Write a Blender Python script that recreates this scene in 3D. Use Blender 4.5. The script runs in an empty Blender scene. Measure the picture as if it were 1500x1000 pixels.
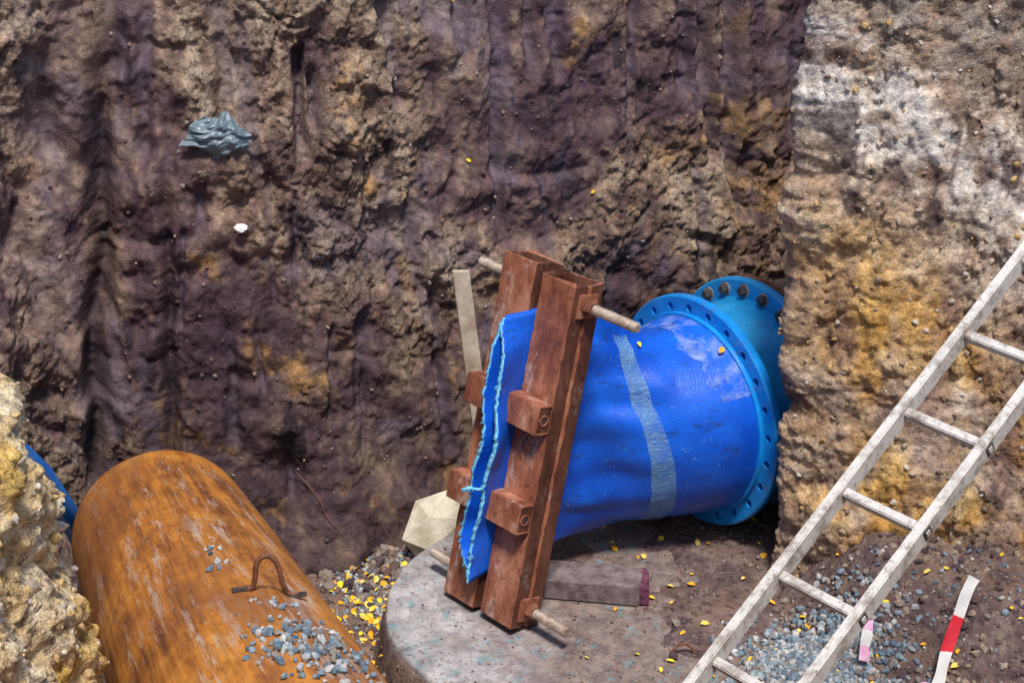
import bpy, bmesh, math, random
import numpy as np
from mathutils import Vector, Matrix
from mathutils.geometry import tessellate_polygon
random.seed(7); rng=np.random.default_rng(7)
scene=bpy.context.scene
# ---------------------------------------------------------------- noise
perm=rng.permutation(256); perm=np.concatenate([perm,perm,perm])
G=rng.normal(size=(256,3)); G/=np.linalg.norm(G,axis=1)[:,None]
def pn(x,y,z):
    xi=np.floor(x).astype(int); yi=np.floor(y).astype(int); zi=np.floor(z).astype(int)
    xf=x-xi; yf=y-yi; zf=z-zi; xi&=255; yi&=255; zi&=255
    u=xf*xf*xf*(xf*(xf*6-15)+10); v=yf*yf*yf*(yf*(yf*6-15)+10); w=zf*zf*zf*(zf*(zf*6-15)+10)
    def g(a,b,c):
        h=perm[perm[perm[(xi+a)&255]+((yi+b)&255)]+((zi+c)&255)]
        gr=G[h]; return gr[...,0]*(xf-a)+gr[...,1]*(yf-b)+gr[...,2]*(zf-c)
    def l(a,b,t): return a+(b-a)*t
    return 1.5*l(l(l(g(0,0,0),g(1,0,0),u),l(g(0,1,0),g(1,1,0),u),v),l(l(g(0,0,1),g(1,0,1),u),l(g(0,1,1),g(1,1,1),u),v),w)
def fbm(x,y,z,f,o=4,gain=.5,ridge=False,bil=False):
    r=0;a=1;t=0
    for i in range(o):
        n=pn(x*f+i*17.3,y*f+i*5.1,z*f+i*9.7)
        if ridge: n=1-2*np.abs(n)
        if bil: n=2*np.abs(n)-.4
        r=r+a*n;t+=a;a*=gain;f*=2.03
    return r/t
def worley(x,y,z,f):
    x=x*f;y=y*f;z=z*f
    xi=np.floor(x).astype(int); yi=np.floor(y).astype(int); zi=np.floor(z).astype(int)
    f1=np.full(x.shape,9.);f2=np.full(x.shape,9.);idv=np.zeros(x.shape)
    for a in(-1,0,1):
        for b in(-1,0,1):
            for c in(-1,0,1):
                h=perm[perm[perm[(xi+a)&255]+((yi+b)&255)]+((zi+c)&255)]
                o=G[h]*.5+.5
                d=np.sqrt((xi+a+o[...,0]-x)**2+(yi+b+o[...,1]-y)**2+(zi+c+o[...,2]-z)**2)
                m=d<f1
                f2=np.where(m,f1,np.minimum(f2,d)); f1=np.where(m,d,f1); idv=np.where(m,h/255.,idv)
    return f1,f2,idv
def ss(e0,e1,x):
    t=np.clip((x-e0)/(e1-e0),0,1); return t*t*(3-2*t)
# ---------------------------------------------------------------- materials
def new_mat(name,rough=.9,spec=.3,metal=0):
    m=bpy.data.materials.new(name); m.use_nodes=True; nt=m.node_tree
    b=nt.nodes['Principled BSDF']; b.inputs['Roughness'].default_value=rough
    b.inputs['Specular IOR Level'].default_value=spec; b.inputs['Metallic'].default_value=metal
    return m,nt,b
def coords(nt,scale=(1,1,1),rot=(0,0,0)):
    tc=nt.nodes.new('ShaderNodeTexCoord'); mp=nt.nodes.new('ShaderNodeMapping')
    mp.inputs['Scale'].default_value=scale; mp.inputs['Rotation'].default_value=rot
    nt.links.new(tc.outputs['Object'],mp.inputs['Vector']); return mp.outputs[0]
def noise(nt,vec,s,d=4,r=.6,dist=0):
    n=nt.nodes.new('ShaderNodeTexNoise'); n.inputs['Scale'].default_value=s; n.inputs['Detail'].default_value=min(d,5)
    n.inputs['Roughness'].default_value=r; n.inputs['Distortion'].default_value=0
    nt.links.new(vec,n.inputs['Vector']); return n.outputs['Fac']
def voro(nt,vec,s,out='Distance',feat='F1'):
    n=nt.nodes.new('ShaderNodeTexVoronoi'); n.feature=feat; n.inputs['Scale'].default_value=s
    nt.links.new(vec,n.inputs['Vector']); return n.outputs[out]
def ramp(nt,fac,stops,interp='LINEAR'):
    r=nt.nodes.new('ShaderNodeValToRGB'); cr=r.color_ramp; cr.interpolation=interp
    while len(cr.elements)<len(stops): cr.elements.new(.5)
    for e,(p,c) in zip(cr.elements,stops):
        e.position=p; e.color=tuple(c)[:3]+(1,) if hasattr(c,'__len__') else (c,c,c,1)
    nt.links.new(fac,r.inputs[0]); return r.outputs[0]
def mix(nt,fac,a,b,mode='MIX'):
    n=nt.nodes.new('ShaderNodeMix'); n.data_type='RGBA'; n.blend_type=mode
    for i,v in ((0,fac),(6,a),(7,b)):
        if isinstance(v,(int,float)): 
            n.inputs[i].default_value=v if i==0 else (v,v,v,1)
        elif isinstance(v,tuple): n.inputs[i].default_value=v+(1,)
        else: nt.links.new(v,n.inputs[i])
    return n.outputs[2]
def math_(nt,op,a,b=0.,c=None):
    n=nt.nodes.new('ShaderNodeMath'); n.operation=op
    for i,v in enumerate((a,b,c)):
        if v is None: continue
        if isinstance(v,(int,float)): n.inputs[i].default_value=v
        else: nt.links.new(v,n.inputs[i])
    return n.outputs[0]
def mrange(nt,v,a,b_,c_=0.,d_=1.):
    mr=nt.nodes.new('ShaderNodeMapRange'); mr.inputs[1].default_value=a; mr.inputs[2].default_value=b_; mr.inputs[3].default_value=c_; mr.inputs[4].default_value=d_; nt.links.new(v,mr.inputs[0]); return mr.outputs[0]
def bump(nt,b,h,strength=.5,dist=.02):
    n=nt.nodes.new('ShaderNodeBump'); n.inputs['Distance'].default_value=dist
    if isinstance(strength,(int,float)): n.inputs['Strength'].default_value=strength
    else: nt.links.new(strength,n.inputs['Strength'])
    nt.links.new(h,n.inputs['Height']); nt.links.new(n.outputs[0],b.inputs['Normal'])
def attr(nt,name,out='Fac'):
    n=nt.nodes.new('ShaderNodeAttribute'); n.attribute_name=name; return n.outputs[out]
def col(nt,b,c): nt.links.new(c,b.inputs['Base Color'])
def c(r,g,b_): return (r,g,b_)
def earth_bump(nt,b,s=1.0,dist=.02):
    v=coords(nt); bump(nt,b,noise(nt,v,40*s,4,.75),1.0,dist)
def mat_wall(name,rough,spec,dist=.034,s=1.0):
    m,nt,b=new_mat(name,rough,spec); v=coords(nt)
    base=attr(nt,'soil','Color'); cr_=attr(nt,'crumb')
    f=noise(nt,v,21,5,.85)
    lo=mix(nt,1.0,base,c(.36,.32,.36),'MULTIPLY'); hi=mix(nt,1.0,base,c(1.7,1.65,1.58),'MULTIPLY')
    n=ramp(nt,f,[(.37,0),(.65,1)])
    cc=mix(nt,n,lo,hi)
    cc=mix(nt,mrange(nt,cr_,0,1,.45,.0),cc,base)
    sp=ramp(nt,voro(nt,v,42),[(.09,1),(.15,0)]); cc=mix(nt,math_(nt,'MULTIPLY',sp,attr(nt,'speck')),cc,c(.50,.46,.43))
    col(nt,b,cc); nt.links.new(mrange(nt,cr_,0,1,.58,.95),b.inputs['Roughness'])
    bump(nt,b,noise(nt,v,27*s,5,.8),mrange(nt,cr_,0,1,.5,1.),dist); return m
def mat_floor():
    m,nt,b=new_mat('pit_dirt',.9,.2)
    v=coords(nt)
    cc=ramp(nt,noise(nt,v,7,4,.75),[(.3,c(.065,.038,.042)),(.5,c(.165,.108,.108)),(.7,c(.31,.23,.20))])
    oc=ramp(nt,noise(nt,v,1.9,4,.7),[(.45,0),(.62,1)])
    cc=mix(nt,math_(nt,'MULTIPLY',oc,.5),cc,c(.38,.25,.17))
    sp=ramp(nt,voro(nt,v,60),[(.18,1),(.25,0)])
    cc=mix(nt,math_(nt,'MULTIPLY',sp,ramp(nt,noise(nt,v,9,2),[(.45,0),(.55,.8)])),cc,c(.45,.42,.42))
    dk=ramp(nt,noise(nt,v,30,3,.7),[(.54,0),(.64,.75)]); cc=mix(nt,dk,cc,c(.06,.04,.04))
    col(nt,b,cc); earth_bump(nt,b,1.3,.018); return m
def mat_ground():
    m,nt,b=new_mat('grassy_dirt',.95,.2)
    v=coords(nt)
    col(nt,b,ramp(nt,noise(nt,v,2,4,.7),[(.35,(.10,.08,.05)),(.6,(.25,.2,.13))])); return m
def mat_concrete():
    m,nt,b=new_mat('concrete',.9,.2)
    v=coords(nt)
    cc=ramp(nt,noise(nt,v,14,4,.75),[(.3,c(.29,.27,.29)),(.6,c(.56,.53,.54))])
    big=ramp(nt,noise(nt,v,3,3,.7),[(.4,.62),(.6,1.)]); cc=mix(nt,1.,cc,big,'MULTIPLY')
    sep=nt.nodes.new('ShaderNodeSeparateXYZ'); nt.links.new(v,sep.inputs[0])
    w=math_(nt,'ADD',sep.outputs[0],math_(nt,'MULTIPLY',sep.outputs[1],.25))
    w=math_(nt,'ADD',w,math_(nt,'MULTIPLY',math_(nt,'SUBTRACT',noise(nt,v,5,4,.8),.5),1.5))
    mud=ramp(nt,noise(nt,v,13,4,.8),[(.3,c(.08,.05,.05)),(.65,c(.31,.23,.20))])
    cc=mix(nt,math_(nt,'MULTIPLY',mrange(nt,w,1.40,1.90),.92),cc,mud)
    bl=ramp(nt,noise(nt,v,13.5,4,.8),[(.58,0),(.64,.6)])
    cc=mix(nt,bl,cc,c(.12,.32,.38))
    dk=ramp(nt,noise(nt,v,48,3,.7),[(.57,0),(.66,.85)])
    cc=mix(nt,dk,cc,c(.15,.11,.11))
    col(nt,b,cc); bump(nt,b,noise(nt,v,60,4,.7),.7,.010); return m
def mat_rustpipe():
    m,nt,b=new_mat('rusty_steel',.66,.35)
    v=attr(nt,'pc','Vector')
    def mp(s,r=(0,0,0)):
        q=nt.nodes.new('ShaderNodeMapping'); q.inputs['Scale'].default_value=s; q.inputs['Rotation'].default_value=r; nt.links.new(v,q.inputs['Vector']); return q.outputs[0]
    cc=ramp(nt,noise(nt,mp((1,1,.55)),3.6,4,.75),[(.34,c(.10,.035,.015)),(.47,c(.34,.11,.022)),(.58,c(.60,.235,.035)),(.70,c(.68,.40,.15))])
    st=ramp(nt,noise(nt,mp((4.5,4.5,.30),(0,.12,0)),2.6,4,.8),[(.38,c(.10,.032,.014)),(.60,c(.72,.28,.04))])
    cc=mix(nt,.55,cc,st)
    gx=ramp(nt,noise(nt,mp((3.4,3.4,.35),(0,-.1,0)),3.4,4,.9),[(.54,0),(.66,.75)])
    cc=mix(nt,gx,cc,c(.56,.44,.36))
    lowd=ramp(nt,noise(nt,mp((1,1,.3)),1.7,3,.7),[(.47,0),(.60,.6)]); cc=mix(nt,lowd,cc,c(.20,.065,.025))
    sp=ramp(nt,noise(nt,mp((1,1,.6)),38,4,.7),[(.57,0),(.68,.65)])
    cc=mix(nt,sp,cc,c(.12,.045,.025))
    col(nt,b,cc); bump(nt,b,noise(nt,v,30,4,.8),.35,.005); return m
def mat_rustbeam(name,kk):
    m,nt,b=new_mat(name,.55,.45)
    v=coords(nt); vs=coords(nt,(1,1,.35),(0,.24,0))
    cc=ramp(nt,noise(nt,vs,7,4,.75),[(.34,c(.14*kk,.042*kk,.026*kk)),(.50,c(.28*kk,.100*kk,.055*kk)),(.64,c(.44*kk,.195*kk,.12*kk))])
    gx=ramp(nt,noise(nt,vs,8,4,.85),[(.56,0),(.65,.65)])
    cc=mix(nt,gx,cc,c(.46*kk,.34*kk,.31*kk))
    dk=ramp(nt,noise(nt,v,24,3,.75),[(.58,0),(.67,.7)]); cc=mix(nt,dk,cc,c(.06*kk,.025*kk,.025*kk))
    col(nt,b,cc); bump(nt,b,noise(nt,v,45,4,.8),.4,.005); return m
def simple(name,c1,c2,s=12,rough=.5,spec=.5,metal=0,bs=.1,lo=.35,hi=.65,bd=.004,bsc=60,dirt=None):
    m,nt,b=new_mat(name,rough,spec,metal); v=coords(nt)
    cc=ramp(nt,noise(nt,v,s,4,.75),[(lo,c1),(hi,c2)])
    if dirt: cc=mix(nt,ramp(nt,noise(nt,v,dirt[1],4,.8),[(.54,0),(.66,dirt[2])]),cc,dirt[0])
    col(nt,b,cc); bump(nt,b,noise(nt,v,bsc,3,.7),bs,bd); return m
def island_mat(name,cols,rough=.85,spec=.2,s=60,amt=.5):
    m,nt,b=new_mat(name,rough,spec); g=nt.nodes.new('ShaderNodeNewGeometry')
    n=len(cols); cc=ramp(nt,g.outputs['Random Per Island'],[(i/n,cl) for i,cl in enumerate(cols)],'CONSTANT')
    v=coords(nt); cc=mix(nt,amt,cc,ramp(nt,noise(nt,v,s,3,.7),[(.35,.35),(.65,1.)]),'MULTIPLY')
    col(nt,b,cc); return m
def mat_sleeve():
    m,nt,b=new_mat('blue_fabric_sleeve',.38,.45); v=coords(nt)
    cc=ramp(nt,noise(nt,v,3,4,.6),[(.35,(.003,.072,.54)),(.65,(.008,.15,.86))])
    sc=ramp(nt,noise(nt,coords(nt,(1,1,3)),9,4,.85),[(.55,0),(.66,.6)])
    cc=mix(nt,sc,cc,(.015,.04,.09))
    lg=ramp(nt,noise(nt,v,22,4,.8),[(.62,0),(.70,.35)])
    cc=mix(nt,lg,cc,(.22,.48,.85))
    col(nt,b,cc)
    h=mix(nt,.3,noise(nt,v,9,4,.6),voro(nt,v,150)); bump(nt,b,h,.35,.010); return m
M={}
M['wall']=mat_wall('wall_earth',.85,.3); M['left']=mat_wall('painted_sunlit_earth',.95,.15,.03,1.2); M['floor']=mat_floor(); M['ground']=mat_ground()  # left bank earth: its soil colours carry painted sunlight
M['conc']=mat_concrete(); M['rpipe']=mat_rustpipe(); M['beam']=mat_rustbeam('rusty_iron',1.15); M['beam_shade']=mat_rustbeam('shaded_rusty_iron',.45); M['sleeve']=mat_sleeve()  # second, darker rust copy has shade painted into its colour
M['cyan']=simple('cut_fabric_edge',(.06,.42,.80),(.35,.78,.95),60,.8,.2,bs=.6)
DG=(.10,.09,.08)
M['flange']=simple('blue_epoxy',(.005,.21,.66),(.010,.31,.84),5,.27,.5,bs=.08,dirt=(DG,11,.5))
M['spool']=simple('light_blue_epoxy',(.012,.27,.64),(.025,.38,.80),6,.30,.5,bs=.08,dirt=(DG,8,.35))
M['hpipe']=simple('blue_polyethylene',(.01,.20,.8),(.02,.30,.95),3,.25,.5,bs=.03)
M['dark']=simple('dark_steel',(.02,.02,.025),(.09,.07,.06),30,.5,.5)
M['rod']=simple('threaded_steel',(.24,.16,.12),(.52,.43,.36),25,.5,.5,.2)
M['rust_small']=simple('rust_bar',(.09,.035,.022),(.28,.12,.07),25,.8,.3,bs=.4)
M['wood']=simple('weathered_wood',(.36,.28,.21),(.66,.57,.46),9,.85,.2,bs=.4)
M['woodp']=simple('stained_wood',(.10,.07,.075),(.27,.22,.22),14,.85,.2,bs=.5)
M['woode']=simple('purple_stain',(.09,.03,.06),(.26,.09,.15),30,.85,.2,bs=.8,bd=.02)
M['alu']=simple('dirty_aluminium',(.36,.31,.27),(.68,.65,.61),10,.5,.5,.1,bs=.2,lo=.36,hi=.52,dirt=((.20,.14,.10),17,.7))
M['gravel']=island_mat('crushed_stone',[(.22,.28,.34),(.42,.46,.49),(.30,.26,.23),(.14,.20,.27),(.58,.57,.55),(.26,.35,.42)])
M['rubble']=island_mat('earth_clods',[(.14,.09,.08),(.24,.16,.13),(.36,.28,.22),(.10,.07,.08),(.28,.23,.20)])
M['palerubble']=island_mat('clay_clods',[(.40,.29,.20),(.5,.40,.32),(.55,.36,.15),(.30,.22,.18),(.6,.54,.48)])
M['sunrock']=island_mat('pale_stone',[(.55,.47,.36),(.75,.69,.6),(.60,.42,.20),(.40,.32,.26)])
M['leaf']=island_mat('yellow_leaf',[(.90,.58,.02),(.92,.70,.05),(.80,.42,.02),(.88,.66,.14)],.6,.3,60,.2)
M['stone']=simple('pale_stone_block',(.5,.44,.33),(.78,.73,.60),10,.9,.2,bs=.6)
M['bag']=simple('grey_blue_plastic',(.09,.13,.16),(.24,.31,.36),9,.3,.6,bs=.2,dirt=((.14,.09,.08),9,.7))
M['red']=simple('red_plastic',(.65,.02,.04),(.8,.05,.08),7,.4,.5)
M['white']=simple('white_plastic',(.7,.7,.7),(.85,.85,.85),7,.4,.5)
M['pink']=simple('pink_plastic',(.7,.25,.5),(.85,.6,.75),20,.4,.5)
def film_mat(name,colr,alo,ahi,s,lo=.38,hi=.62):
    m,nt,b=new_mat(name,.2,.8); v=coords(nt)
    b.inputs['Base Color'].default_value=colr+(1,)
    a=ramp(nt,noise(nt,v,s,4,.75,1.0),[(lo,alo),(hi,ahi)]); nt.links.new(a,b.inputs['Alpha'])
    bump(nt,b,noise(nt,coords(nt,(1,1,2.5)),30,4,.7),.9,.015); return m
M['tape']=film_mat('clear_tape',(.20,.44,.74),.30,.70,9)
M['film']=film_mat('clear_film',(.50,.66,.90),.0,.55,9,.43,.66)
# ---------------------------------------------------------------- mesh helpers
def mk(name,verts,faces,mat=None,smooth=False,parent=None,fm=None):
    me=bpy.data.meshes.new(name); me.from_pydata([tuple(v) for v in verts],[],faces); me.update()
    ob=bpy.data.objects.new(name,me); scene.collection.objects.link(ob)
    if mat is not None:
        for q in (mat if isinstance(mat,(list,tuple)) else [mat]): me.materials.append(q)
    if fm is not None: me.polygons.foreach_set('material_index',fm)
    if smooth: me.polygons.foreach_set('use_smooth',[True]*len(me.polygons))
    if parent: ob.parent=parent
    return ob
def grid(name,P,mat,smooth=True,closed_u=False,parent=None,flip=False):
    nr,ncol=P.shape[:2]
    i=np.arange(nr-1)[:,None]; j=np.arange(ncol if closed_u else ncol-1)[None,:]; j2=(j+1)%ncol
    q=np.stack([i*ncol+j,i*ncol+j2,(i+1)*ncol+j2,(i+1)*ncol+j],-1).reshape(-1,4)
    if flip: q=q[:,::-1]
    me=bpy.data.meshes.new(name); V=P.reshape(-1,3)
    me.vertices.add(len(V)); me.vertices.foreach_set('co',V.astype(np.float32).ravel())
    me.loops.add(q.size); me.loops.foreach_set('vertex_index',q.astype(np.int32).ravel())
    me.polygons.add(len(q)); me.polygons.foreach_set('loop_start',np.arange(0,q.size,4,dtype=np.int32))
    me.polygons.foreach_set('loop_total',np.full(len(q),4,dtype=np.int32))
    me.update(calc_edges=True); me.validate()
    if smooth: me.polygons.foreach_set('use_smooth',np.ones(len(q),dtype=bool))
    me.materials.append(mat); ob=bpy.data.objects.new(name,me); scene.collection.objects.link(ob)
    if parent: ob.parent=parent
    return ob
def empty(name,loc=(0,0,0)):
    o=bpy.data.objects.new(name,None); scene.collection.objects.link(o); return o
def box(name,o,ax,ay,az,hx,hy,hz,mat,parent=None,bev=.004,jit=0):
    o=Vector(o);ax=Vector(ax).normalized();ay=Vector(ay).normalized();az=Vector(az).normalized()
    bm=bmesh.new(); vs=[]
    for sx in(-1,1):
        for sy in(-1,1):
            for sz in(-1,1): vs.append(bm.verts.new(o+ax*hx*sx+ay*hy*sy+az*hz*sz+Vector([random.uniform(-jit,jit) for _ in range(3)])))
    for f in((0,1,3,2),(4,6,7,5),(0,4,5,1),(2,3,7,6),(0,2,6,4),(1,5,7,3)): bm.faces.new([vs[k] for k in f])
    bmesh.ops.recalc_face_normals(bm,faces=bm.faces)
    if bev: bmesh.ops.bevel(bm,geom=bm.edges[:],offset=bev,segments=2,affect='EDGES')
    me=bpy.data.meshes.new(name); bm.to_mesh(me); bm.free()
    ob=bpy.data.objects.new(name,me); scene.collection.objects.link(ob); me.materials.append(mat)
    if parent: ob.parent=parent
    return ob
def frame(d):
    d=Vector(d).normalized(); u=Vector((0,0,1)) if abs(d.z)<.95 else Vector((1,0,0))
    s=d.cross(u).normalized(); return d,s,s.cross(d).normalized()
def tube(name,pts,rad,mat,parent=None,n=12,caps=True,smooth=True):
    pts=[Vector(p) for p in pts]; V=[];F=[]
    up=None
    for i,p in enumerate(pts):
        t=(pts[min(i+1,len(pts)-1)]-pts[max(i-1,0)]).normalized()
        if up is None: _,s,up=frame(t)
        s=t.cross(up).normalized(); up=s.cross(t).normalized()
        r=rad[i] if hasattr(rad,'__len__') else rad
        for k in range(n):
            a=2*math.pi*k/n; V.append(p+(s*math.cos(a)+up*math.sin(a))*r)
    for i in range(len(pts)-1):
        for k in range(n): F.append((i*n+k,i*n+(k+1)%n,(i+1)*n+(k+1)%n,(i+1)*n+k))
    if caps: F.append(tuple(range(n))[::-1]); F.append(tuple((len(pts)-1)*n+k for k in range(n)))
    return mk(name,V,F,mat,smooth,parent)
def ring_solid(name,c0,axis,prof,mat,parent=None,n=96,e1=None,e2=None):
    d,s,u=frame(axis); c0=Vector(c0); V=[];F=[];m=len(prof)
    for k in range(n):
        a=2*math.pi*k/n
        for r,h in prof: V.append(c0+d*h+(s*math.cos(a)+u*math.sin(a))*r)
    for k in range(n):
        for j in range(m): F.append((k*m+j,k*m+(j+1)%m,((k+1)%n)*m+(j+1)%m,((k+1)%n)*m+j))
    ob=mk(name,V,F,mat,False,parent)
    bm=bmesh.new(); bm.from_mesh(ob.data); bmesh.ops.recalc_face_normals(bm,faces=bm.faces)
    for f in bm.faces: f.smooth=True
    for e in bm.edges:
        if len(e.link_faces)==2 and e.calc_face_angle(0)>.5: e.smooth=False
    bm.to_mesh(ob.data); bm.free(); return ob
def ico():
    bm=bmesh.new(); bmesh.ops.create_icosphere(bm,subdivisions=1,radius=1)
    v=np.array([x.co[:] for x in bm.verts]); f=[[a.index for a in q.verts] for q in bm.faces]; bm.free(); return v,np.array(f)
IV,IF=ico()
def rocks(name,centers,sizes,mat,flat=.7,ang=.28,parent=None):
    n=len(centers); V=np.zeros((n,len(IV),3)); 
    for i in range(n):
        v=IV*(1+rng.uniform(-ang,ang,(len(IV),1)))*np.array([1,rng.uniform(.6,1),rng.uniform(.45,.9)])
        for _ in range(3):
            d=rng.normal(size=3); d/=np.linalg.norm(d); h=rng.uniform(.45,.75); t=v@d; v=v-np.outer(np.maximum(t-h,0),d)
        q=rng.normal(size=4); q/=np.linalg.norm(q); w,x,y,z=q
        R_=np.array([[1-2*(y*y+z*z),2*(x*y-z*w),2*(x*z+y*w)],[2*(x*y+z*w),1-2*(x*x+z*z),2*(y*z-x*w)],[2*(x*z-y*w),2*(y*z+x*w),1-2*(x*x+y*y)]])
        V[i]=(v@R_.T)*sizes[i]+centers[i]
    F=(IF[None]+np.arange(n)[:,None,None]*len(IV)).reshape(-1,3)
    return mk(name,V.reshape(-1,3),F.tolist(),mat,False,parent)
# ---------------------------------------------------------------- pit perimeter
CP=[(-.75,1.2),(-.92,2.4),(-.94,3.5),(-.95,4.25),(-1.13,4.7),(-1.75,5.1),(-2.45,5.6),(-2.5,6.3),(-2.25,7.05),(-1.92,7.55),(-1.35,7.62),(-.8,7.72),(-.35,7.95),(.25,8.25),(.9,8.5),(1.5,8.85),(2.9,9.9),
    (3.3,9.3),(2.4,8.05),(1.74,7.45),(1.24,7.20),(1.19,7.05),(1.60,6.8),(2.1,6.42),(2.75,5.6),(3.0,3.5),(2.2,1.2)]
NP=len(CP)
def cr(p0,p1,p2,p3,t):
    return .5*((2*p1)+(-p0+p2)*t+(2*p0-5*p1+4*p2-p3)*t*t+(-p0+3*p1-3*p2+p3)*t**3)
cpa=np.array(CP); S=[];U=[]
for i in range(NP):
    p=[cpa[(i+k-1)%NP] for k in range(4)]
    L=np.linalg.norm(p[2]-p[1]); n=max(4,int(L/.003))
    for t in np.arange(n)/n: S.append(cr(*p,t)); U.append(i+t)
S=np.array(S);U=np.array(U)
seg=np.linalg.norm(np.roll(S,-1,0)-S,axis=1); cum=np.concatenate([[0],np.cumsum(seg)])[:-1]
idx=[];acc=1e9
for i in range(len(S)):
    u=U[i]; step=.06
    if 1.8<u<4.7: step=.012
    if 8.2<u<15.0: step=.008
    if 19.3<u<24.1: step=.008
    if acc>=step: idx.append(i); acc=0
    acc+=seg[i]
idx=np.array(idx); path=S[idx]; pu=U[idx]; ps=cum[idx]
tan=np.roll(S,-12,0)-np.roll(S,12,0)
ker=np.exp(-np.linspace(-2,2,61)**2); ker/=ker.sum()
tan=np.stack([np.convolve(np.concatenate([tan[-30:,k],tan[:,k],tan[:30,k]]),ker,'valid') for k in(0,1)],1)
tan/=np.linalg.norm(tan,axis=1)[:,None]
nrm=np.stack([tan[:,1],-tan[:,0]],1)[idx]
rim=3.05-.62*ss(1.5,2.6,pu)*(1-ss(4.2,5.4,pu))
rim=rim+.05*pn(ps*1.3,ps*0,ps*0)
bat=.05+.10*(1-ss(4.6,6,pu))+.05*ss(7.5,10,pu)*(1-ss(15,17,pu))+.20*ss(21.6,23,pu)*(1-ss(24.5,26,pu))
NR=340; vv=np.linspace(0,1,NR)
Zb=-.3+(rim[None,:]+.3)*vv[:,None]
nx=nrm[None,:,0];ny=nrm[None,:,1]
Xb=path[None,:,0]-nx*bat*np.maximum(Zb,0); Yb=path[None,:,1]-ny*bat*np.maximum(Zb,0)
sA=np.broadcast_to(ps[None,:],Zb.shape)
back=(ss(7.6,8.6,pu)*(1-ss(15.5,17,pu)))[None,:]; rb=(ss(19.5,20.5,pu)*(1-ss(24.5,25.5,pu)))[None,:]; lb=(ss(1,2,pu)*(1-ss(5,6,pu)))[None,:]
k1=1-.25*rb
warp=.35*fbm(Xb,Yb,Zb,1.7,3)
zone=fbm(Xb+3,Yb,Zb*.7,1.6,4)+.14*fbm(sA,Yb*0,Zb*.2,5,3)
crm=np.clip(.12+.88*ss(-.06,.20,zone)+.35*rb+lb,0,1)
D=.10*fbm(Xb,Yb,Zb,.9,3)*(1-.5*rb)
D+= (.055*back+.015)*fbm(sA+warp*.7,Yb*0,Zb*.26,2.0,3,.5,ridge=True)
D+=.066*k1*fbm(Xb+warp*.3,Yb,Zb*1.0,2.4,4,.55,bil=True)
rid=fbm(Xb+warp*.3,Yb,Zb*.8,4.6,5,.65,ridge=True); D+=.042*k1*rid*(.5+.5*crm)
lz=Zb*3.1+1.6*fbm(Xb,Yb,Zb*.3,1.1,3); led=lz-np.floor(lz); D+=.04*k1*(ss(0,.75,led)*(1-ss(.86,1,led))-.4)*ss(-.1,.3,fbm(Xb+9,Yb,Zb,1.4,2))
f1,f2,idv=worley(Xb+.30*warp,Yb+.30*warp,Zb*.62+.2*warp,4.2); ch1=(idv-.5)*ss(0,.30,f2-f1)
D+=.06*k1*ch1*(.3+.9*crm)
crack=(1-ss(0,.05,f2-f1))*ss(.05,.25,fbm(Xb-3,Yb,Zb,2.1,3))
D-=.02*crack*crm
g1,g2,gid=worley(Xb+.08*rid,Yb+.05*warp,Zb*.9,12)
D+=(.020+.008*rb+.02*lb)*(.75-g1)*crm+.018*(gid-.5)*crm*ss(0,.2,g2-g1)
h1,h2,hid=worley(Xb,Yb,Zb,29)
D+=.012*(.75-h1)*(.15+crm)+.007*(hid-.5)*crm
stri=fbm(sA+.06*warp+.02*Zb,Yb*0,Zb*.06,13,3,.6); D+=.018*stri*(1-crm)*back+.006*stri*rb
fine=.016*fbm(Xb,Yb,Zb,15,4,.75,bil=True)*(.35+crm)+.0022*rng.normal(size=Zb.shape)*(.4+crm)
gouge=np.zeros_like(Zb)
def col_at(x):
    m=(pu>8)&(pu<15); ii=np.where(m)[0]; return ps[ii[np.argmin(abs(path[ii,0]-x))]]
gl=[(-1.24,2.15,3.0,.04,.05),(-1.93,1.95,2.4,.05,.05),(.02,2.05,2.6,.05,.06),(.14,2.15,3,.03,.05),(-.86,1.9,2.3,.04,.15),(-.80,2.0,2.2,.03,.12),(-.45,2.05,2.5,.04,.06),(.25,2.1,2.6,.035,.05),(-.12,2.2,2.9,.04,.05),(-.02,1.5,2.0,.03,.04),(1.0,1.6,3,.04,.07),(1.12,1.3,2.9,.05,.08),(.86,1.9,2.9,.035,.05),(.62,2.0,2.7,.03,.05)]
for k in range(44):
    x=random.uniform(-1.8,1.3); z=random.uniform(.3,2.8); gl.append((x,z,z+random.uniform(.12,.6),random.uniform(.010,.040),random.uniform(.012,.045)))
for x,z0,z1,w,dp in gl:
    s0=col_at(x); sc=s0+.05*np.sin((Zb-z0)*3+x*9)*.6+.05*zone
    g=np.exp(-np.clip(((sA-sc)/w)**4,0,30))*ss(z0-.08,z0+.03,Zb)*(1-ss(z1-.03,z1+.08,Zb))
    D-=dp*g; gouge=np.maximum(gouge,g)
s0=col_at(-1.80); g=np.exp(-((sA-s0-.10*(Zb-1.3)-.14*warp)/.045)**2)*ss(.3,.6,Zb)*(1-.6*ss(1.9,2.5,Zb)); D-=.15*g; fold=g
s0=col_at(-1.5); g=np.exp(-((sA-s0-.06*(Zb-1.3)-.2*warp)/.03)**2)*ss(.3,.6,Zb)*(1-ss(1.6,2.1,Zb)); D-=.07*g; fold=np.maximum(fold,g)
D+=.14*(1-ss(-.1,.45,Zb))*back
D+=fine*(1-.75*gouge)
D+=(.12*ss(.7,1.6,Zb)+.03*ss(2.1,2.5,Zb))*np.exp(-((pu[None,:]-20.5)/.75)**2)
Pw=np.stack([Xb+nx*D,Yb+ny*D,Zb+.03*fbm(Xb,Yb,Zb,5,3)*ss(0,.1,vv)[:,None]],-1)
def lerp(a,b,t): return a*(1-t[...,None])+np.array(b)*t[...,None]
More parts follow.
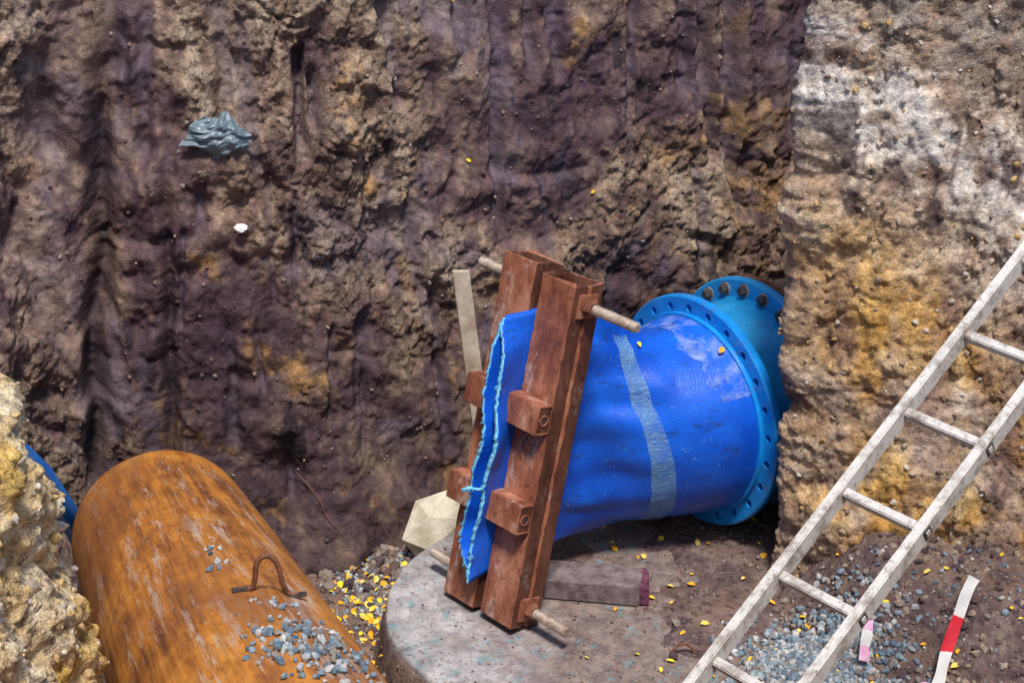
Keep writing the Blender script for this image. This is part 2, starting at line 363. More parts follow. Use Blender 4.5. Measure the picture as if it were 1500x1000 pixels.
def R3(t,stops):
    xs=[s[0] for s in stops]; return np.stack([np.interp(t,xs,[s[1][k] for s in stops]) for k in range(3)],-1)
n1=fbm(Xb+5,Yb,Zb,1.2,5,.6); n2=fbm(Xb,Yb+4,Zb,6,5,.8); n3=fbm(sA*1.+warp*.2,Yb*0+2,Zb*.2,6,4,.6); n4=fbm(Xb+11,Yb,Zb,2.6,5,.65); n5=fbm(Xb,Yb-7,Zb*.45,3.6,5,.7)
t=.40+.55*n2+.45*n1+.34*(crm-.5)+.35*(rid-.2)+.25*ch1+.10*ss(1.2,2.6,Zb)
CB=R3(t,[(0,(.033,.020,.030)),(.25,(.080,.046,.058)),(.45,(.145,.090,.090)),(.65,(.26,.178,.135)),(.85,(.42,.315,.23)),(1.1,(.54,.45,.36))])
CB=lerp(CB,(.085,.046,.074),.65*ss(.04,.26,n3)*(1-.4*crm))
CB=lerp(CB,(.45,.25,.085),.70*ss(.12,.28,n4)*ss(-.1,.2,n2))
CB=lerp(CB,(.033,.022,.033),.85*ss(.20,.31,n5))
CB=lerp(CB,(.18,.16,.21),.40*ss(.15,.3,fbm(Xb-5,Yb,Zb,1.8,4,.6)))
CB=lerp(CB,(.11,.085,.12),.60*gouge)
CB=lerp(CB,(.44,.27,.11),.6*ss(.5,.9,Xb)*ss(-.02,.22,fbm(Xb,Yb+9,Zb,3,4,.7))*(Zb<1.9))
CB=lerp(CB,(.06,.035,.05),.65*ss(.75,1.15,Xb)*ss(1.3,1.9,Zb)*ss(-.15,.2,n3+.3*n2))  # shade of the recessed right corner, painted into the soil colour
CB=lerp(CB,(.40,.30,.245),.45*(1-ss(-2.15,-1.7,Xb))*ss(-.3,.1,n2))
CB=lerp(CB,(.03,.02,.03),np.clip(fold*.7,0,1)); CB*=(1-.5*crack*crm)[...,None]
CB*=(.66+.34*ss(.2,1.5,Zb))[...,None]   # clay darker towards the bottom
w=Zb+.74*(Xb-1.2)+.34*fbm(Xb,Yb,Zb,1.7,5,.65)
t=.52+.75*n2+.45*(rid-.2)+.4*ch1
CR=R3(t,[(0,(.11,.065,.06)),(.3,(.24,.155,.12)),(.55,(.43,.31,.225)),(.8,(.60,.47,.35)),(1.1,(.72,.63,.52))])
OC=R3(t,[(0,(.13,.055,.015)),(.3,(.32,.155,.038)),(.55,(.57,.31,.08)),(.8,(.70,.44,.15)),(1.1,(.75,.58,.33))])
mo=1-ss(1.75,2.2,w)
mo=np.clip(mo*ss(-.30,.0,fbm(Xb,Yb+3,Zb,1.9,4,.6)),0,1)*ss(1.15,1.45,Xb+.25*n1)
CR=CR*(1-mo[...,None])+OC*mo[...,None]
CR=lerp(CR,(.30,.21,.20),.45*ss(.0,.2,n3)*(w<2.4))
CR=lerp(CR,(.78,.75,.71),np.clip((1-ss(.10,.40,abs(w-2.60)))*ss(-.22,.16,n2+.5*n4),0,1)*.85)
CR=lerp(CR,(.26,.235,.225),.7*ss(2.84,3.05,w)*ss(-.25,.1,n2))
CR=lerp(CR,(.08,.055,.06),.8*ss(.18,.32,n5)); CR*=(1-.5*crack*crm)[...,None]
CR=lerp(CR,(.10,.065,.07),.55*(pu<20.5)[None,:]*np.ones_like(w))
t=.5+.7*n2+.3*(rid-.2)
CL=R3(t,[(0,(.16,.09,.05)),(.3,(.50,.34,.15)),(.55,(.80,.61,.33)),(.8,(.90,.80,.58)),(1.1,(.92,.87,.76))])  # left bank soil lightened and warmed: sunlight painted into its colour
CL=lerp(CL,(.80,.50,.08),.7*ss(.05,.25,n4))
wl=np.broadcast_to(1-ss(5.8,7.0,pu)[None,:]+ss(24.6,25.2,pu)[None,:],Zb.shape); wr=np.broadcast_to(ss(17.8,18.8,pu)[None,:]*(1-ss(24.6,25.2,pu))[None,:],Zb.shape)
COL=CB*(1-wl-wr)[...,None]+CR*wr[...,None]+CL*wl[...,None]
COL=np.clip(COL,.01,.92)
speck=ss(.10,.25,fbm(Xb,Yb,Zb+8,3,3))*crm
crumb=np.clip(crm*(1-.7*gouge),0,1)
rows=[]
top=Pw[-1]
for k,(o,dz) in enumerate([(.03,.015),(.08,.025),(.15,.03)]):
    r=top.copy(); r[:,0]-=nrm[:,0]*o; r[:,1]-=nrm[:,1]*o; r[:,2]+=dz+.01*rng.normal(size=len(r)); rows.append(r)
Pw=np.concatenate([Pw,np.array(rows)],0)
COL=np.concatenate([COL,COL[-3:]],0); speck=np.concatenate([speck,speck[-3:]],0); crumb=np.concatenate([crumb,crumb[-3:]],0)
def wall_part(name,u0,u1,mat):
    ii=np.where((pu>=u0)&(pu<=u1))[0]
    ii=np.append(ii,(ii[-1]+1)%len(pu))
    ob=grid(name,Pw[:,ii],mat)
    for nm,ar in(('speck',speck),('crumb',crumb)):
        a=ob.data.attributes.new(nm,'FLOAT','POINT'); a.data.foreach_set('value',ar[:,ii].astype(np.float32).ravel())
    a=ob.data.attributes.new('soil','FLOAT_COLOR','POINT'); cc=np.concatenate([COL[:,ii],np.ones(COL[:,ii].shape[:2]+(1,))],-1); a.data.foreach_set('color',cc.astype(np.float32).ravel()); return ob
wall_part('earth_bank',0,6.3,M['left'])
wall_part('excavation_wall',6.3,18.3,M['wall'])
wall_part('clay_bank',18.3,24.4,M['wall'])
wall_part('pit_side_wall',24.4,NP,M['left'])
rimpts=Pw[-1]; outer=[(-60,-50,3.05),(70,-50,3.05),(70,80,3.05),(-60,80,3.05)]
hole=[Vector(p) for p in rimpts[::5]]
polys=[[Vector(o) for o in outer],hole]
flat=[[Vector((v.x,v.y,0)) for v in pl] for pl in polys]
tri=tessellate_polygon(flat); allv=[v for pl in polys for v in pl]
mk('ground',allv,[tuple(t) for t in tri],M['ground'])
backcols=np.where((pu>8.3)&(pu<15.0))[0]
def wall_at(x,z,off=0,cols=backcols):
    sub=Pw[:NR,cols]; d=(sub[...,0]-x)**2+(sub[...,2]-z)**2; k=np.unravel_index(np.argmin(d),d.shape)
    p=sub[k]; n=nrm[cols[k[1]]]; return Vector((p[0]+n[0]*off,p[1]+n[1]*off,p[2])),Vector((n[0],n[1],0))
# ---------------------------------------------------------------- floor
SC=(.26,6.93); SR=.80; ST=.18
def H(x,y):
    x=np.asarray(x,float);y=np.asarray(y,float); z0=x*0
    n=fbm(x,y,z0,2.2,4); h=-.06+.25*ss(-.1,.55,x+.25*n)*1.0
    h=np.where((x<-.1)&(y>7.3),h+.10*ss(7.3,7.8,y),h)
    dist=(x-1.18)*(-.667)+(y-7.08)*(-.745)
    h=h+.42*(1-ss(0,.75,dist))*ss(1.1,1.55,x)*(1-ss(7.1,7.4,y))
    h=h+.10*np.exp(-((x-1.2)**2+(y-6.3)**2)/.07)
    rs=np.hypot(x-SC[0],y-SC[1])
    ins=1-ss(SR-.0,SR+.06,rs)
    dirt=ss(.15,.50,(x-SC[0])+.9*n+.35*(y-SC[1]))
    h_in=ST-.03+.042*dirt
    h=h*(1-ins)+h_in*ins
    h=h+.45*np.exp(-((x+.35)**2+(y-3.84)**2)/.25)
    h=h+(.012+.022*(1-ins))*fbm(x,y,z0,6,4,.6)*(1-ins*.75)+.011*fbm(x,y,z0,26,3,.7,bil=True)*(1-ins*.5)
    return h
gx=np.concatenate([np.linspace(-2.9,-.9,60),np.linspace(-.89,2.2,440),np.linspace(2.22,3.6,30)])
gy=np.concatenate([np.linspace(1,5.2,60),np.linspace(5.22,8.7,470),np.linspace(8.72,10.3,25)])
GX,GY=np.meshgrid(gx,gy); grid('pit_floor',np.stack([GX,GY,H(GX,GY)],-1),M['floor'])
# ---------------------------------------------------------------- slab
n=160
prof=[(0,ST),(.3,ST),(.6,ST),(SR-.014,ST),(SR-.004,ST-.006),(SR,ST-.02),(SR+.002,.08),(SR-.002,.0),(SR,-.1),(SR-.02,-.15)]
P=np.zeros((len(prof),n,3))
for i,(r,z) in enumerate(prof):
    a=np.arange(n)/n*2*math.pi; rr=r+(.006*pn(a*4,a*0,a*0+z*5)+.005*pn(a*15,a*0,a*0+z*5) if r>.5 else 0)
    P[i,:,0]=SC[0]+rr*np.cos(a);P[i,:,1]=SC[1]+rr*np.sin(a);P[i,:,2]=z
grid('concrete_slab',P,M['conc'],smooth=False,closed_u=True,flip=True)
# ---------------------------------------------------------------- clamp
Rd=Vector((.67,-.743,0)).normalized(); E=Vector((.743,.67,0)).normalized()
Bd=(Vector((0,0,1))*math.cos(math.radians(13.6))+E*math.sin(math.radians(13.6)))
Ep=Bd.cross(Rd).normalized()
if Ep.dot(E)<0: Ep=-Ep
P0=Vector((-.014,6.795,.2)); OFF=.117; gap0=P0-Rd*OFF
clamp=empty('pipe_squeeze_clamp')
def beam(name,base,L=1.49,sgn=1):
    hr,he=.095,.08; w=.008
    outp=[(-hr,-he),(hr,-he),(hr,-.012),(hr-.014,-.008),(hr-.014,.008),(hr,.012),(hr,he),(-hr,he),(-hr,.0)]
    inp=[(-hr+w,-he+w),(hr-w-.002,-he+w),(hr-w-.002,-.020),(hr-w-.018,-.014),(hr-w-.018,.014),(hr-w-.002,.020),(hr-w-.002,he-w),(-hr+w,he-w),(-hr+w,0)]
    m=len(outp); ns=40; V=[];F=[]
    for prof in(outp,inp):
        for k in range(ns+1):
            l=L*k/ns
            for j,(a,e) in enumerate(prof):
                jj=random.uniform(-.0012,.0012); dz=random.uniform(-.010,.010) if k in(0,ns) else 0
                je=random.uniform(-.004,.004) if (prof is outp and j in(2,5)) else 0
                V.append(base+Rd*(a*sgn+jj)+Ep*(e+jj+je)+Bd*(l+dz))
    o=(ns+1)*m
    for k in range(ns):
        for j in range(m):
            F.append((k*m+j,k*m+(j+1)%m,(k+1)*m+(j+1)%m,(k+1)*m+j)); F.append((o+k*m+j,o+(k+1)*m+j,o+(k+1)*m+(j+1)%m,o+k*m+(j+1)%m))
    for j in range(m):
        F.append((ns*m+j,ns*m+(j+1)%m,o+ns*m+(j+1)%m,o+ns*m+j)); F.append((j,o+j,o+(j+1)%m,(j+1)%m))
    ob=mk(name,V,F,[M['beam'],M['beam_shade']],False,clamp)
    bm=bmesh.new(); bm.from_mesh(ob.data); bmesh.ops.recalc_face_normals(bm,faces=bm.faces)
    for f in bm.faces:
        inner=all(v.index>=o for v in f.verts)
        if inner or f.normal.dot(Rd)>.6: f.material_index=1  # inner and right-hand faces: red-brown rust with shade painted in
    bm.to_mesh(ob.data); bm.free()
    bv=ob.modifiers.new('b','BEVEL'); bv.width=.0025; bv.segments=2; bv.limit_method='ANGLE'; bv.angle_limit=.7
    return ob
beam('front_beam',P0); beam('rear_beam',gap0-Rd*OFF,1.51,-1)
def nut(name,o,ax,r=.036,h=.035):
    ring_solid(name,o,ax,[(.0001,-h/2),(r*.85,-h/2),(r,-h/2+.006),(r,h/2-.006),(r*.85,h/2),(.0001,h/2)],M['rust_small'],clamp,n=6)
def rod(name,l,a0,a1):
    o=gap0+Bd*l; N=int((a1-a0)/.005); pts=[o+Rd*(a0+(a1-a0)*k/N) for k in range(N+1)]
    rad=[.0225 if k%2 else .0175 for k in range(N+1)]; rad[0]=rad[-1]=.016
    tube(name,pts,rad,M['rod'],clamp,14,smooth=False)
rod('top_rod',1.405,-.42,.50); rod('bottom_rod',.085,-.40,.45)
for l,nm in((1.405,'top'),(.085,'bottom')):
    for sg in(1,-1):
        o=gap0+Bd*l+Rd*sg*(OFF+.095)
        box(nm+'_plate',o+Rd*sg*.006,Rd,Ep,Bd,.006,.052,.05,M['beam'],clamp,.002)
        nut(nm+'_nut',o+Rd*sg*.032,Rd)
def bracket(name,base,l,sg):
    hr=.098;he=.038;hz=.062;w=.008; ctr=base-Ep*(.08+he+.001)+Bd*l
    box(name+'_face',ctr-Ep*(he-w/2),Rd,Ep,Bd,hr,w/2,hz,M['beam'],clamp,.003)
    box(name+'_top',ctr+Bd*(hz-w/2)+Ep*w/2,Rd,Ep,Bd,hr-.001,he-w/2-.001,w/2,M['beam'],clamp,.002)
    box(name+'_bottom',ctr-Bd*(hz-w/2)+Ep*w/2,Rd,Ep,Bd,hr-.001,he-w/2-.001,w/2,M['beam'],clamp,.002)
    box(name+'_end',ctr+Rd*(hr-w)*1+Ep*w/2,Rd,Ep,Bd,w/2,he-w,hz-w-.001,M['beam_shade'],clamp,.002)  # end plate in the rust copy with painted shade
    ring_solid(name+'_hole',ctr+Rd*(hr-w/2+.002),Rd,[(.018,-.003),(.024,-.003),(.024,.004),(.018,.004)],M['beam'],clamp,24)
    ring_solid(name+'_bore_shade',ctr+Rd*(hr-w/2+.001),Rd,[(.0001,-.001),(.018,-.001),(.018,.001),(.0001,.001)],M['dark'],clamp,24)  # flat dark disc standing in for the shade inside the hole
for l in(.50,.93):
    bracket('front_bracket',P0,l,1); bracket('rear_bracket',gap0-Rd*(OFF+.01),l,-1)
# ---------------------------------------------------------------- flanged pipe + sleeve
pipe=empty('flanged_blue_pipe')
th=math.radians(36); A=Vector((math.cos(th),math.sin(th),0)); Sd=Vector((math.sin(th),-math.cos(th),0)); Zu=Vector((0,0,1))
Cf=Vector((.832,7.64,.75)); FR=.535; R=.435
def flange(name,ctr,r_out,r_in,th_,holes,mat,nh=24,rh=.485):
    ob=ring_solid(name,ctr,A,[(r_in,-th_/2),(r_out-.008,-th_/2),(r_out,-th_/2+.008),(r_out,th_/2-.008),(r_out-.008,th_/2),(r_in,th_/2)],mat,pipe,128)
    if holes:
        bm=bmesh.new(); d,s,u=frame(A)
        for k in range(nh):
            a=2*math.pi*(k+.5)/nh; cc=Vector(ctr)+(s*math.cos(a)+u*math.sin(a))*rh
            mt=Matrix.Translation(cc)@d.to_track_quat('Z','Y').to_matrix().to_4x4()
            bmesh.ops.create_cone(bm,cap_ends=True,segments=20,radius1=.0185,radius2=.0185,depth=th_*2,matrix=mt)
        me=bpy.data.meshes.new('cut'); bm.to_mesh(me); bm.free(); co=bpy.data.objects.new('cut',me); scene.collection.objects.link(co)
        md=ob.modifiers.new('x','BOOLEAN'); md.object=co; md.operation='DIFFERENCE'; md.solver='EXACT'
        dg=bpy.context.evaluated_depsgraph_get(); dg.update(); nm=bpy.data.meshes.new_from_object(ob.evaluated_get(dg))
        ob.modifiers.clear(); ob.data=nm; bpy.data.objects.remove(co)
    return ob
flange('end_flange',Cf,FR,R-.03,.045,True,M['flange'])
C2=Cf+A*.33; flange('bolted_flange',C2,FR,R-.03,.045,False,M['spool'])
flange('mating_flange',C2+A*.052,FR-.004,R-.03,.035,False,M['rust_small'])
ring_solid('spool_piece',Cf,A,[(R-.03,.01),(R+.02,.01),(R+.004,.06),(R+.004,.27),(R+.02,.32),(R-.03,.32)],M['spool'],pipe,96)
ring_solid('buried_pipe',Cf,A,[(R-.02,.36),(R+.01,.36),(R+.01,2.6),(R-.02,2.6)],M['dark'],pipe,96)
d_,s_,u_=frame(A)
for k in range(24):
    a=2*math.pi*(k+.5)/24; cc=C2+(s_*math.cos(a)+u_*math.sin(a))*.485
    ring_solid('bolt_head',cc-A*.040,A,[(.0001,-.014),(.019,-.014),(.024,-.008),(.024,.018),(.0001,.018)],M['dark'],pipe,6)
    ring_solid('bolt_washer',cc-A*.0235,A,[(.0001,-.003),(.031,-.003),(.031,.003),(.0001,.003)],M['rod'],pipe,20)
Cc=gap0+Bd*.785+Ep*.085; HW=.575
def sl(t,phi,off=0.):
    phi=phi%(2*math.pi)
    f=1-2*phi/math.pi if phi<=math.pi else -1+2*(phi-math.pi)/math.pi
    g=math.sin(phi); gs=max(-1,min(1,g*3))
    p0=Cf-A*.022+(Zu*math.cos(phi)+Sd*math.sin(phi))*(R+off)
    def flat(s):
        k=float(ss(.15,.34,s))
        op=.012+.030*ss(.17,.34,s); wv=(.026*math.sin(f*4.2+1)+.010*math.sin(f*11))*k
        return Cc-E*s+Bd*((HW+off)*f)+Rd*(gs*(op+off)*(1-abs(f)**6)+wv)+E*((.03*f*f-.02*math.sin(f*2.3))*k)
    if t<=1:
        p1=flat(0); L=1.15; t2=t*t;t3=t2*t
        p=p0*(2*t3-3*t2+1)+(-A*L)*(t3-2*t2+t)+p1*(-2*t3+3*t2)+(-E*L)*(t3-t2)
        w=math.sin(math.pi*min(1,max(0,(t-.35)/.65)))
        nr=(Zu*math.cos(phi)+Sd*math.sin(phi))
        p+=nr*w*(.010*math.sin(phi*7+t*5)+.007*math.sin(phi*13-t*9+1)+.008*math.sin(phi*4+t*14))
        p-=Zu*.085*math.sin(math.pi*t**1.0)**1.2*max(0,math.cos(phi))**1.2
        return p
    return flat((t-1)*1.0)
ts=list(np.linspace(0,1,80))+list(np.linspace(1.01,1.31,30)); nph=200
P=np.array([[sl(t,2*math.pi*k/nph)[:] for k in range(nph)] for t in ts])
P[-1]+=np.array(E)[None,:]*(.0035*rng.normal(size=(nph,1)))
so=grid('fabric_sleeve',P,M['sleeve'],closed_u=True,parent=pipe,flip=False)
so.data.materials.append(M['cyan'])
sm=so.modifiers.new('s','SOLIDIFY'); sm.thickness=.018; sm.offset=0; sm.material_offset_rim=1
def band(name,t0,t1,ph0,ph1,mat,off,nt_=10,n=80,tilt=0,rag=0):
    Q=[]
    for i in range(nt_+1):
        row=[]
        for k in range(n+1):
            ph=ph0+(ph1-ph0)*k/n
            e=rag*(math.sin(k*.21)*math.sin(k*.08+1)+.25*math.sin(k*.9)) if i==nt_ else 0
            t=t0+(t1-t0)*i/nt_+tilt*math.cos(ph)+e
            row.append(sl(t,ph,off+.0025*math.sin(k*1.7+i*2.3))[:])
        Q.append(row)
    return grid(name,np.array(Q),mat,parent=pipe)
band('tape_wrap',.42,.53,0,2*math.pi,M['tape'],.013,tilt=.15)
band('tape_strip',.84,.93,-.3,math.pi*1.0,M['tape'],.013,tilt=.0)
band('plastic_film',.015,.17,-1.0,1.0,M['film'],.013,rag=.05)
ring_solid('retaining_ring',Cf-A*.03,A,[(R-.01,-.012),(R+.022,-.012),(R+.026,.0),(R+.026,.008),(R-.01,.008)],M['flange'],pipe,96)
for k in range(60):
    ph=random.uniform(0,2*math.pi); o=sl(1.31,ph)
    d=Vector((random.uniform(-1,1),random.uniform(-1,1),random.uniform(-1,.4)))*.010
    tube('loose_thread',[o,o+d,o+d*1.6+Vector((0,0,-.01))],.0018,M['cyan'],pipe,5)
o=sl(1.31,math.pi*.62); tube('fabric_tag',[o,o-E*.03+Zu*.01,o-E*.06-Rd*.02+Zu*.020,o-E*.08-Rd*.04+Zu*.008],[.007,.006,.007,.010],M['cyan'],pipe,7)
# ---------------------------------------------------------------- timber, stones
box('wooden_plank',(-.155,7.32,1.02),(.97,.25,-.1),(-.25,.97,0),(-.11,.02,1),.036,.012,.54,M['wood'],None,.003)
wb=empty('timber_block')
tx,ty=.355,7.02
box('timber',(tx,ty,ST+.053),(.95,-.16,0),(.16,.95,0),(0,0,1),.205,.085,.044,M['woodp'],wb,.002,.003)
for k in range(7):
    box('stained_end',(tx+.205+random.uniform(-.004,.012),ty-.035+(k-3)*.024,ST+.053+random.uniform(-.003,.004)),(.95,-.16,0),(.16,.95,0),(0,0,1),.022,.013,.045,M['woode'],wb,.003,.004)
rocks('pale_stone_block',[np.array([-.33,7.62,.14])],[.2],M['stone'])
# ---------------------------------------------------------------- rusty steel pipe
rp=empty('rusty_steel_pipe')
PC=Vector((-1.456,6.90,.518)); PD=Vector((.284,-.915,.29)).normalized(); PR=.38
Sx=PD.cross(Vector((0,0,1))).normalized(); Ux=Sx.cross(PD).normalized()
if Ux.z<0: Ux=-Ux
if Sx.x<0: Sx=-Sx
Q=[];PCV=[]
LP=4.4
for (r,l) in [(PR-.012,LP),(PR-.012,0),(PR-.006,-.004),(PR,0.0)]+[(PR,x) for x in np.linspace(.03,LP,60)]+[(PR-.012,LP)]:
    Q.append([(PC+PD*l+(Ux*math.cos(a)+Sx*math.sin(a))*(r+.0015*math.sin(a*5+l*3)))[:] for a in np.arange(120)/120*2*math.pi])
    PCV.append([(math.cos(a)*PR,math.sin(a)*PR,l) for a in np.arange(120)/120*2*math.pi])
ob=grid('pipe_shell',np.array(Q),M['rpipe'],closed_u=True,parent=rp)
at=ob.data.attributes.new('pc','FLOAT_VECTOR','POINT'); at.data.foreach_set('vector',np.array(PCV,dtype=np.float32).ravel())
def on_pipe(l,a,h=0): return PC+PD*l+(Ux*math.cos(a)+Sx*math.sin(a))*(PR+h)
l0,a0=2.37,.25
hp=[]
def hk(u,h):
    a=a0+u/PR*.95; return on_pipe(l0+u*.12,a,.008) if h<.012 else on_pipe(l0+u*.12,a,0)+Vector((0,-.1,1))*h
for u,h in[(-.115,.008),(-.085,.008),(-.060,.016),(-.048,.05),(-.042,.09),(-.024,.122),(.002,.134),(.028,.124),(.044,.088),(.052,.045),(.068,.014),(.095,.008),(.12,.008)]: hp.append(hk(u*.85,h))
hs=[]
for i in range(len(hp)-1):
    p=[hp[max(i-1,0)],hp[i],hp[i+1],hp[min(i+2,len(hp)-1)]]
    for t in(0,.25,.5,.75): hs.append(cr(*p,t))
hs.append(hp[-1]); tube('lifting_hook',hs,.0085,M['rust_small'],rp,10)
for u in(-.085,.085): box('weld_plate',hk(u,.002),Sx,PD,Ux,.03,.012,.006,M['dark'],rp,.002)
cs=[];sz=[]
for k in range(230):
    l=random.gauss(2.98,.16); a=random.gauss(.25,.20); r=random.uniform(.006,.018)
    if l<2.55: continue
    cs.append(np.array(on_pipe(l,a,r*.5+max(0,random.gauss(0,.006))))); sz.append(r)
for l,a in((1.80,-.05),(1.84,.0),(1.98,.03),(2.05,-.08),(2.5,.20),(2.55,.35),(2.5,.1)):
    for j in range(3): cs.append(np.array(on_pipe(l+random.uniform(-.03,.03),a+random.uniform(-.06,.06),.006))); sz.append(random.uniform(.007,.015))
rocks('loose_stones',cs,sz,M['gravel'],parent=rp)
tube('blue_plastic_pipe',[(-2.17,5.9,1.82),(-1.98,6.45,1.28),(-1.90,6.75,.91),(-1.85,7.02,.50),(-1.84,7.2,.25)],.052,M['hpipe'],None,32)
# ---------------------------------------------------------------- ladder
lad=empty('ladder'); Ld=Vector((.64,.585,.544)).normalized(); Lr=Vector((.72,-.694,0)).normalized(); Lr=(Lr-Ld*Lr.dot(Ld)).normalized(); Ln=Ld.cross(Lr).normalized()
q0=Vector((1.035,5.24,1.687)); W=.31
for s in(0,W): box('rail',q0+Lr*s-Ld*.15,Ld,Lr,Ln,2.2,.016,.034,M['alu'],lad,.004)
k=-6
while k<=5:
    o=q0+Ld*(.342*k)
    box('rung',o+Lr*W/2,Lr,Ld,Ln,W/2-.015,.015,.018,M['alu'],lad,.004)
    box('rung_end',o+Lr*(W+.0165),Lr,Ld,Ln,.003,.018,.021,M['dark'],lad,.002)
    box('rung_end_plug',o+Lr*(W+.019),Lr,Ld,Ln,.003,.010,.013,M['alu'],lad,.002)
    k+=1
# ---------------------------------------------------------------- scatter
cs=[];sz=[]
def put(x,y,r,sink=.3): cs.append(np.array([x,y,float(H(x,y))+r*(1-sink)-r*.4])); sz.append(r)
for k in range(3200):
    x=random.gauss(1.17,.16);y=random.gauss(6.26,.20); put(x,y,random.uniform(.008,.022))
for k in range(380):
    put(random.uniform(.9,2.1),random.uniform(5.7,6.8),random.uniform(.004,.016))
for k in range(1300):
    x=random.gauss(-.50,.16);y=random.gauss(7.45,.25); put(x,y,random.uniform(.005,.016))
rocks('gravel',cs,sz,M['gravel'])
cs=[];sz=[]
for k in range(3200):
    x=random.uniform(-.9,2.0);y=random.uniform(5.8,8.3)
    rs=math.hypot(x-SC[0],y-SC[1])
    if rs<SR:
        if random.random()>(.6 if x>.2 else .15): continue
        cs.append(np.array([x,y,max(ST,float(H(x,y)))+.002])); sz.append(random.uniform(.003,.010)); continue
    put(x,y,random.choice([.004,.006,.008,.012,.02]))
for k in range(260):
    x=random.uniform(-.9,1.3); p,n_=wall_at(x,.15,.02); y=p.y-random.uniform(0,.3)
    put(p.x,y,random.uniform(.01,.04))
for k in range(200): put(random.uniform(1.3,2.1),random.uniform(6.0,6.8),random.uniform(.008,.026),.6)
for q in((.72,6.78),(.69,6.76),(.66,6.52)): cs.append(np.array([q[0],q[1],ST+.018]));sz.append(.026)
rocks('rubble',cs,sz,M['rubble'])
cs=[];sz=[]
rc=np.where((pu>20.6)&(pu<24))[0]; lc=np.where((pu>2)&(pu<4.8))[0]; bc=backcols
for k in range(1300):
    i=random.choice(rc); j=min(int(NR*random.random()**.7),NR-1); cs.append(Pw[j,i].copy()); sz.append(random.choice([.005,.007,.010,.018]) )
rocks('clay_clods',cs,sz,M['palerubble'])
cs=[];sz=[]
for k in range(700):
    i=random.choice(bc); j=random.randrange(20,NR); cs.append(Pw[j,i].copy()); sz.append(random.choice([.004,.006,.009,.014]))
rocks('embedded_stones',cs,sz,M['rubble'])
cs=[];sz=[]
for k in range(1300):
    i=random.choice(lc); j=random.randrange(60,NR); cs.append(Pw[j,i].copy()); sz.append(random.choice([.005,.007,.010,.015,.024]))
rocks('bank_stones',cs,sz,M['sunrock'])
# leaves
V=[];F=[]
def leaf(o,n,s):
    n=Vector(n).normalized(); _,a,b=frame(n); r=random.uniform(0,6.28); u=a*math.cos(r)+b*math.sin(r); w=n.cross(u)
    o=Vector(o)+n*.010; i=len(V); cu=random.uniform(.1,.45)*s
    V.extend([o-u*s,o-u*.3*s+w*.6*s+n*cu,o+u*.5*s+w*.5*s+n*cu,o+u*s,o+u*.5*s-w*.5*s+n*cu,o-u*.3*s-w*.6*s+n*cu])
    F.extend([(i,i+3,i+2,i+1),(i,i+5,i+4,i+3)])
for k in range(260):
    x=random.gauss(-.58,.15);y=random.gauss(7.05,.40)
    if math.hypot(x-SC[0],y-SC[1])<SR: continue
    leaf((x,y,float(H(x,y))),(random.gauss(0,.3),random.gauss(-.2,.3),1),random.uniform(.012,.024))
for k in range(160):
    x=random.uniform(-.1,2.0);y=random.uniform(5.9,8.0)
    if x<.25 and random.random()<.7: continue
    leaf((x,y,max(float(H(x,y)),ST if math.hypot(x-SC[0],y-SC[1])<SR else -1)),(random.gauss(0,.3),random.gauss(-.2,.3),1),random.uniform(.010,.022))
for k in range(7):
    i=random.choice(bc); j=random.randrange(20,NR); n_=nrm[i]; leaf(Pw[j,i],(n_[0],n_[1],.5),.014)
for k in range(9):
    i=random.choice(rc); j=random.randrange(20,NR); n_=nrm[i]; leaf(Pw[j,i],(n_[0],n_[1],.5),.015)
leaf(sl(.05,.5,.02),(.2,-.5,1),.022); leaf(sl(.5,.3,.012),(.2,-.5,1),.015)
mk('fallen_leaves',V,F,M['leaf'])
# plastic bag on wall
p,n_=wall_at(-1.24,2.03,.03); T=Vector((-n_.y,n_.x,0)); T=T if T.x>0 else -T
Q=[]
for i in range(50):
    row=[]
    for j in range(60):
        u=(j/59-.5);v=(i/49-.5); wid=.28*(1-.55*max(0,v+.1)+.10*math.sin(v*9)); 
        x=u*wid+.05*v; z=v*.18*(1-.5*abs(u)**1.5*2+.18*math.sin(u*9+1))-.05*u
        h=.06*(1-(2*u)**2)*(1-(2*v)**2)+.05*abs(float(pn(np.array(u*3.5+v*2),np.array(v*3.-u*1.5),np.array(.5))))+.012*abs(float(pn(np.array(u*9.-v*7),np.array(v*6.),np.array(3.5))))
        row.append((p+T*x+Vector((0,0,1))*z+n_*h)[:])
    Q.append(row)
grid('plastic_bag',np.array(Q),M['bag'])
p,n_=wall_at(-1.17,1.62,.01); rocks('white_stone',[np.array(p)],[.03],M['white'])
p,_=wall_at(-1.0,.42,.06); pts=[p]
for k in range(9): pts.append(pts[-1]+Vector((.022+.01*math.sin(k),-.012,-.030+.01*math.cos(k*1.7))))
tube('dry_root',pts,.002,M['rust_small'],None,6)
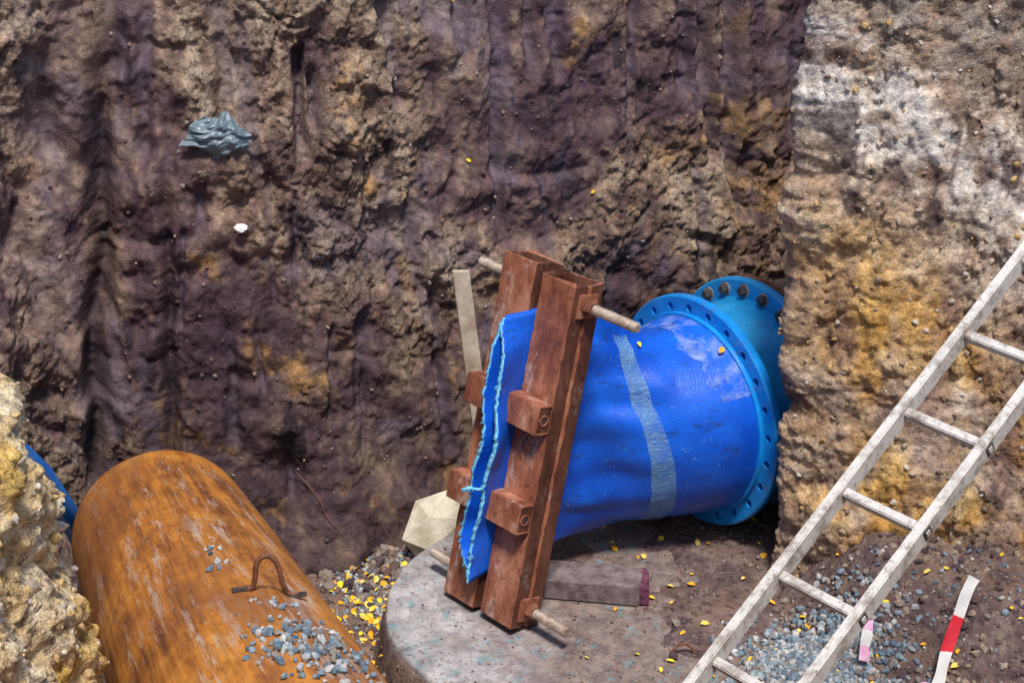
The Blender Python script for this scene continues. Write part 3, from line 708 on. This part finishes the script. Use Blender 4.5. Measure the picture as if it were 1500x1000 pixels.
# barrier tape: a striped ribbon plus faded pink strands, crumpled over the clods
def ribbon(name,pts,w,mats,stripe,parent):
    pts=[np.array(p,float) for p in pts]; sm_=[]
    for i in range(len(pts)-1):
        p=[pts[max(i-1,0)],pts[i],pts[i+1],pts[min(i+2,len(pts)-1)]]
        for t in np.arange(6)/6: sm_.append(cr(*p,t))
    V=[];F=[];fm=[]
    for i,p in enumerate(sm_):
        tw=.5*math.sin(i*.33); d=np.array([w*math.cos(tw),w*.2,-w*.35+w*.3*math.sin(i*.5)])
        V+= [p+d,p+np.array([0,-.006*math.sin(i*.9),0]),p-d]
    for i in range(len(sm_)-1):
        for k in range(2): F.append((i*3+k,i*3+k+1,i*3+k+4,i*3+k+3)); fm.append((i//stripe)%len(mats))
    mk(name,V,F,mats,True,parent,fm)
def hz(x,y,d): return (x,y,float(H(x,y))+d)
bt=empty('barrier_tape')
ribbon('striped_strip',[hz(1.58,5.94,.04),hz(1.60,6.0,.06),hz(1.63,6.06,.07),hz(1.66,6.12,.11),hz(1.71,6.19,.15),hz(1.75,6.25,.16),hz(1.79,6.31,.14)],.026,[M['red'],M['white'],M['white']],6,bt)
ribbon('pink_strip',[hz(1.37,6.22,.05),hz(1.375,6.25,.09),hz(1.39,6.29,.11),hz(1.40,6.34,.11)],.022,[M['pink'],M['white']],6,bt)
ribbon('faded_strip',[hz(1.53,6.02,.05),hz(1.56,6.06,.07),hz(1.60,6.07,.05)],.012,[M['pink']],6,bt)
pts=[Vector((.70+.045*math.cos(a),6.55,ST+.0+.055*math.sin(a))) for a in np.linspace(0,math.pi,12)]
tube('rebar_loop',pts,.006,M['rust_small'],None,8)
# ---------------------------------------------------------------- light, world, camera
sd=Vector((.06,-.42,.90)).normalized(); sun_el=math.asin(sd.z)
ld=bpy.data.lights.new('sun','SUN'); ld.energy=4.2; ld.angle=math.radians(10); ld.color=(1,.94,.85)
lo=bpy.data.objects.new('sun',ld); scene.collection.objects.link(lo); lo.rotation_euler=sd.to_track_quat('Z','Y').to_euler()
w=bpy.data.worlds.new('World'); scene.world=w; w.use_nodes=True; nt=w.node_tree
sk=nt.nodes.new('ShaderNodeTexSky'); sk.sky_type='NISHITA'; sk.sun_disc=False; sk.sun_elevation=sun_el; sk.sun_rotation=math.atan2(sd.x,sd.y)
bg=nt.nodes['Background']; bg.inputs[1].default_value=.15; nt.links.new(sk.outputs[0],bg.inputs[0])
cam=bpy.data.cameras.new('camera'); co=bpy.data.objects.new('camera',cam); scene.collection.objects.link(co)
co.location=(0,0,4.65); co.rotation_euler=(math.radians(65),0,0); cam.lens=67.2; cam.sensor_width=36; cam.clip_end=300; cam.clip_start=.05
scene.camera=co
scene.view_settings.view_transform='Standard'; scene.view_settings.look='None'; scene.view_settings.exposure=0
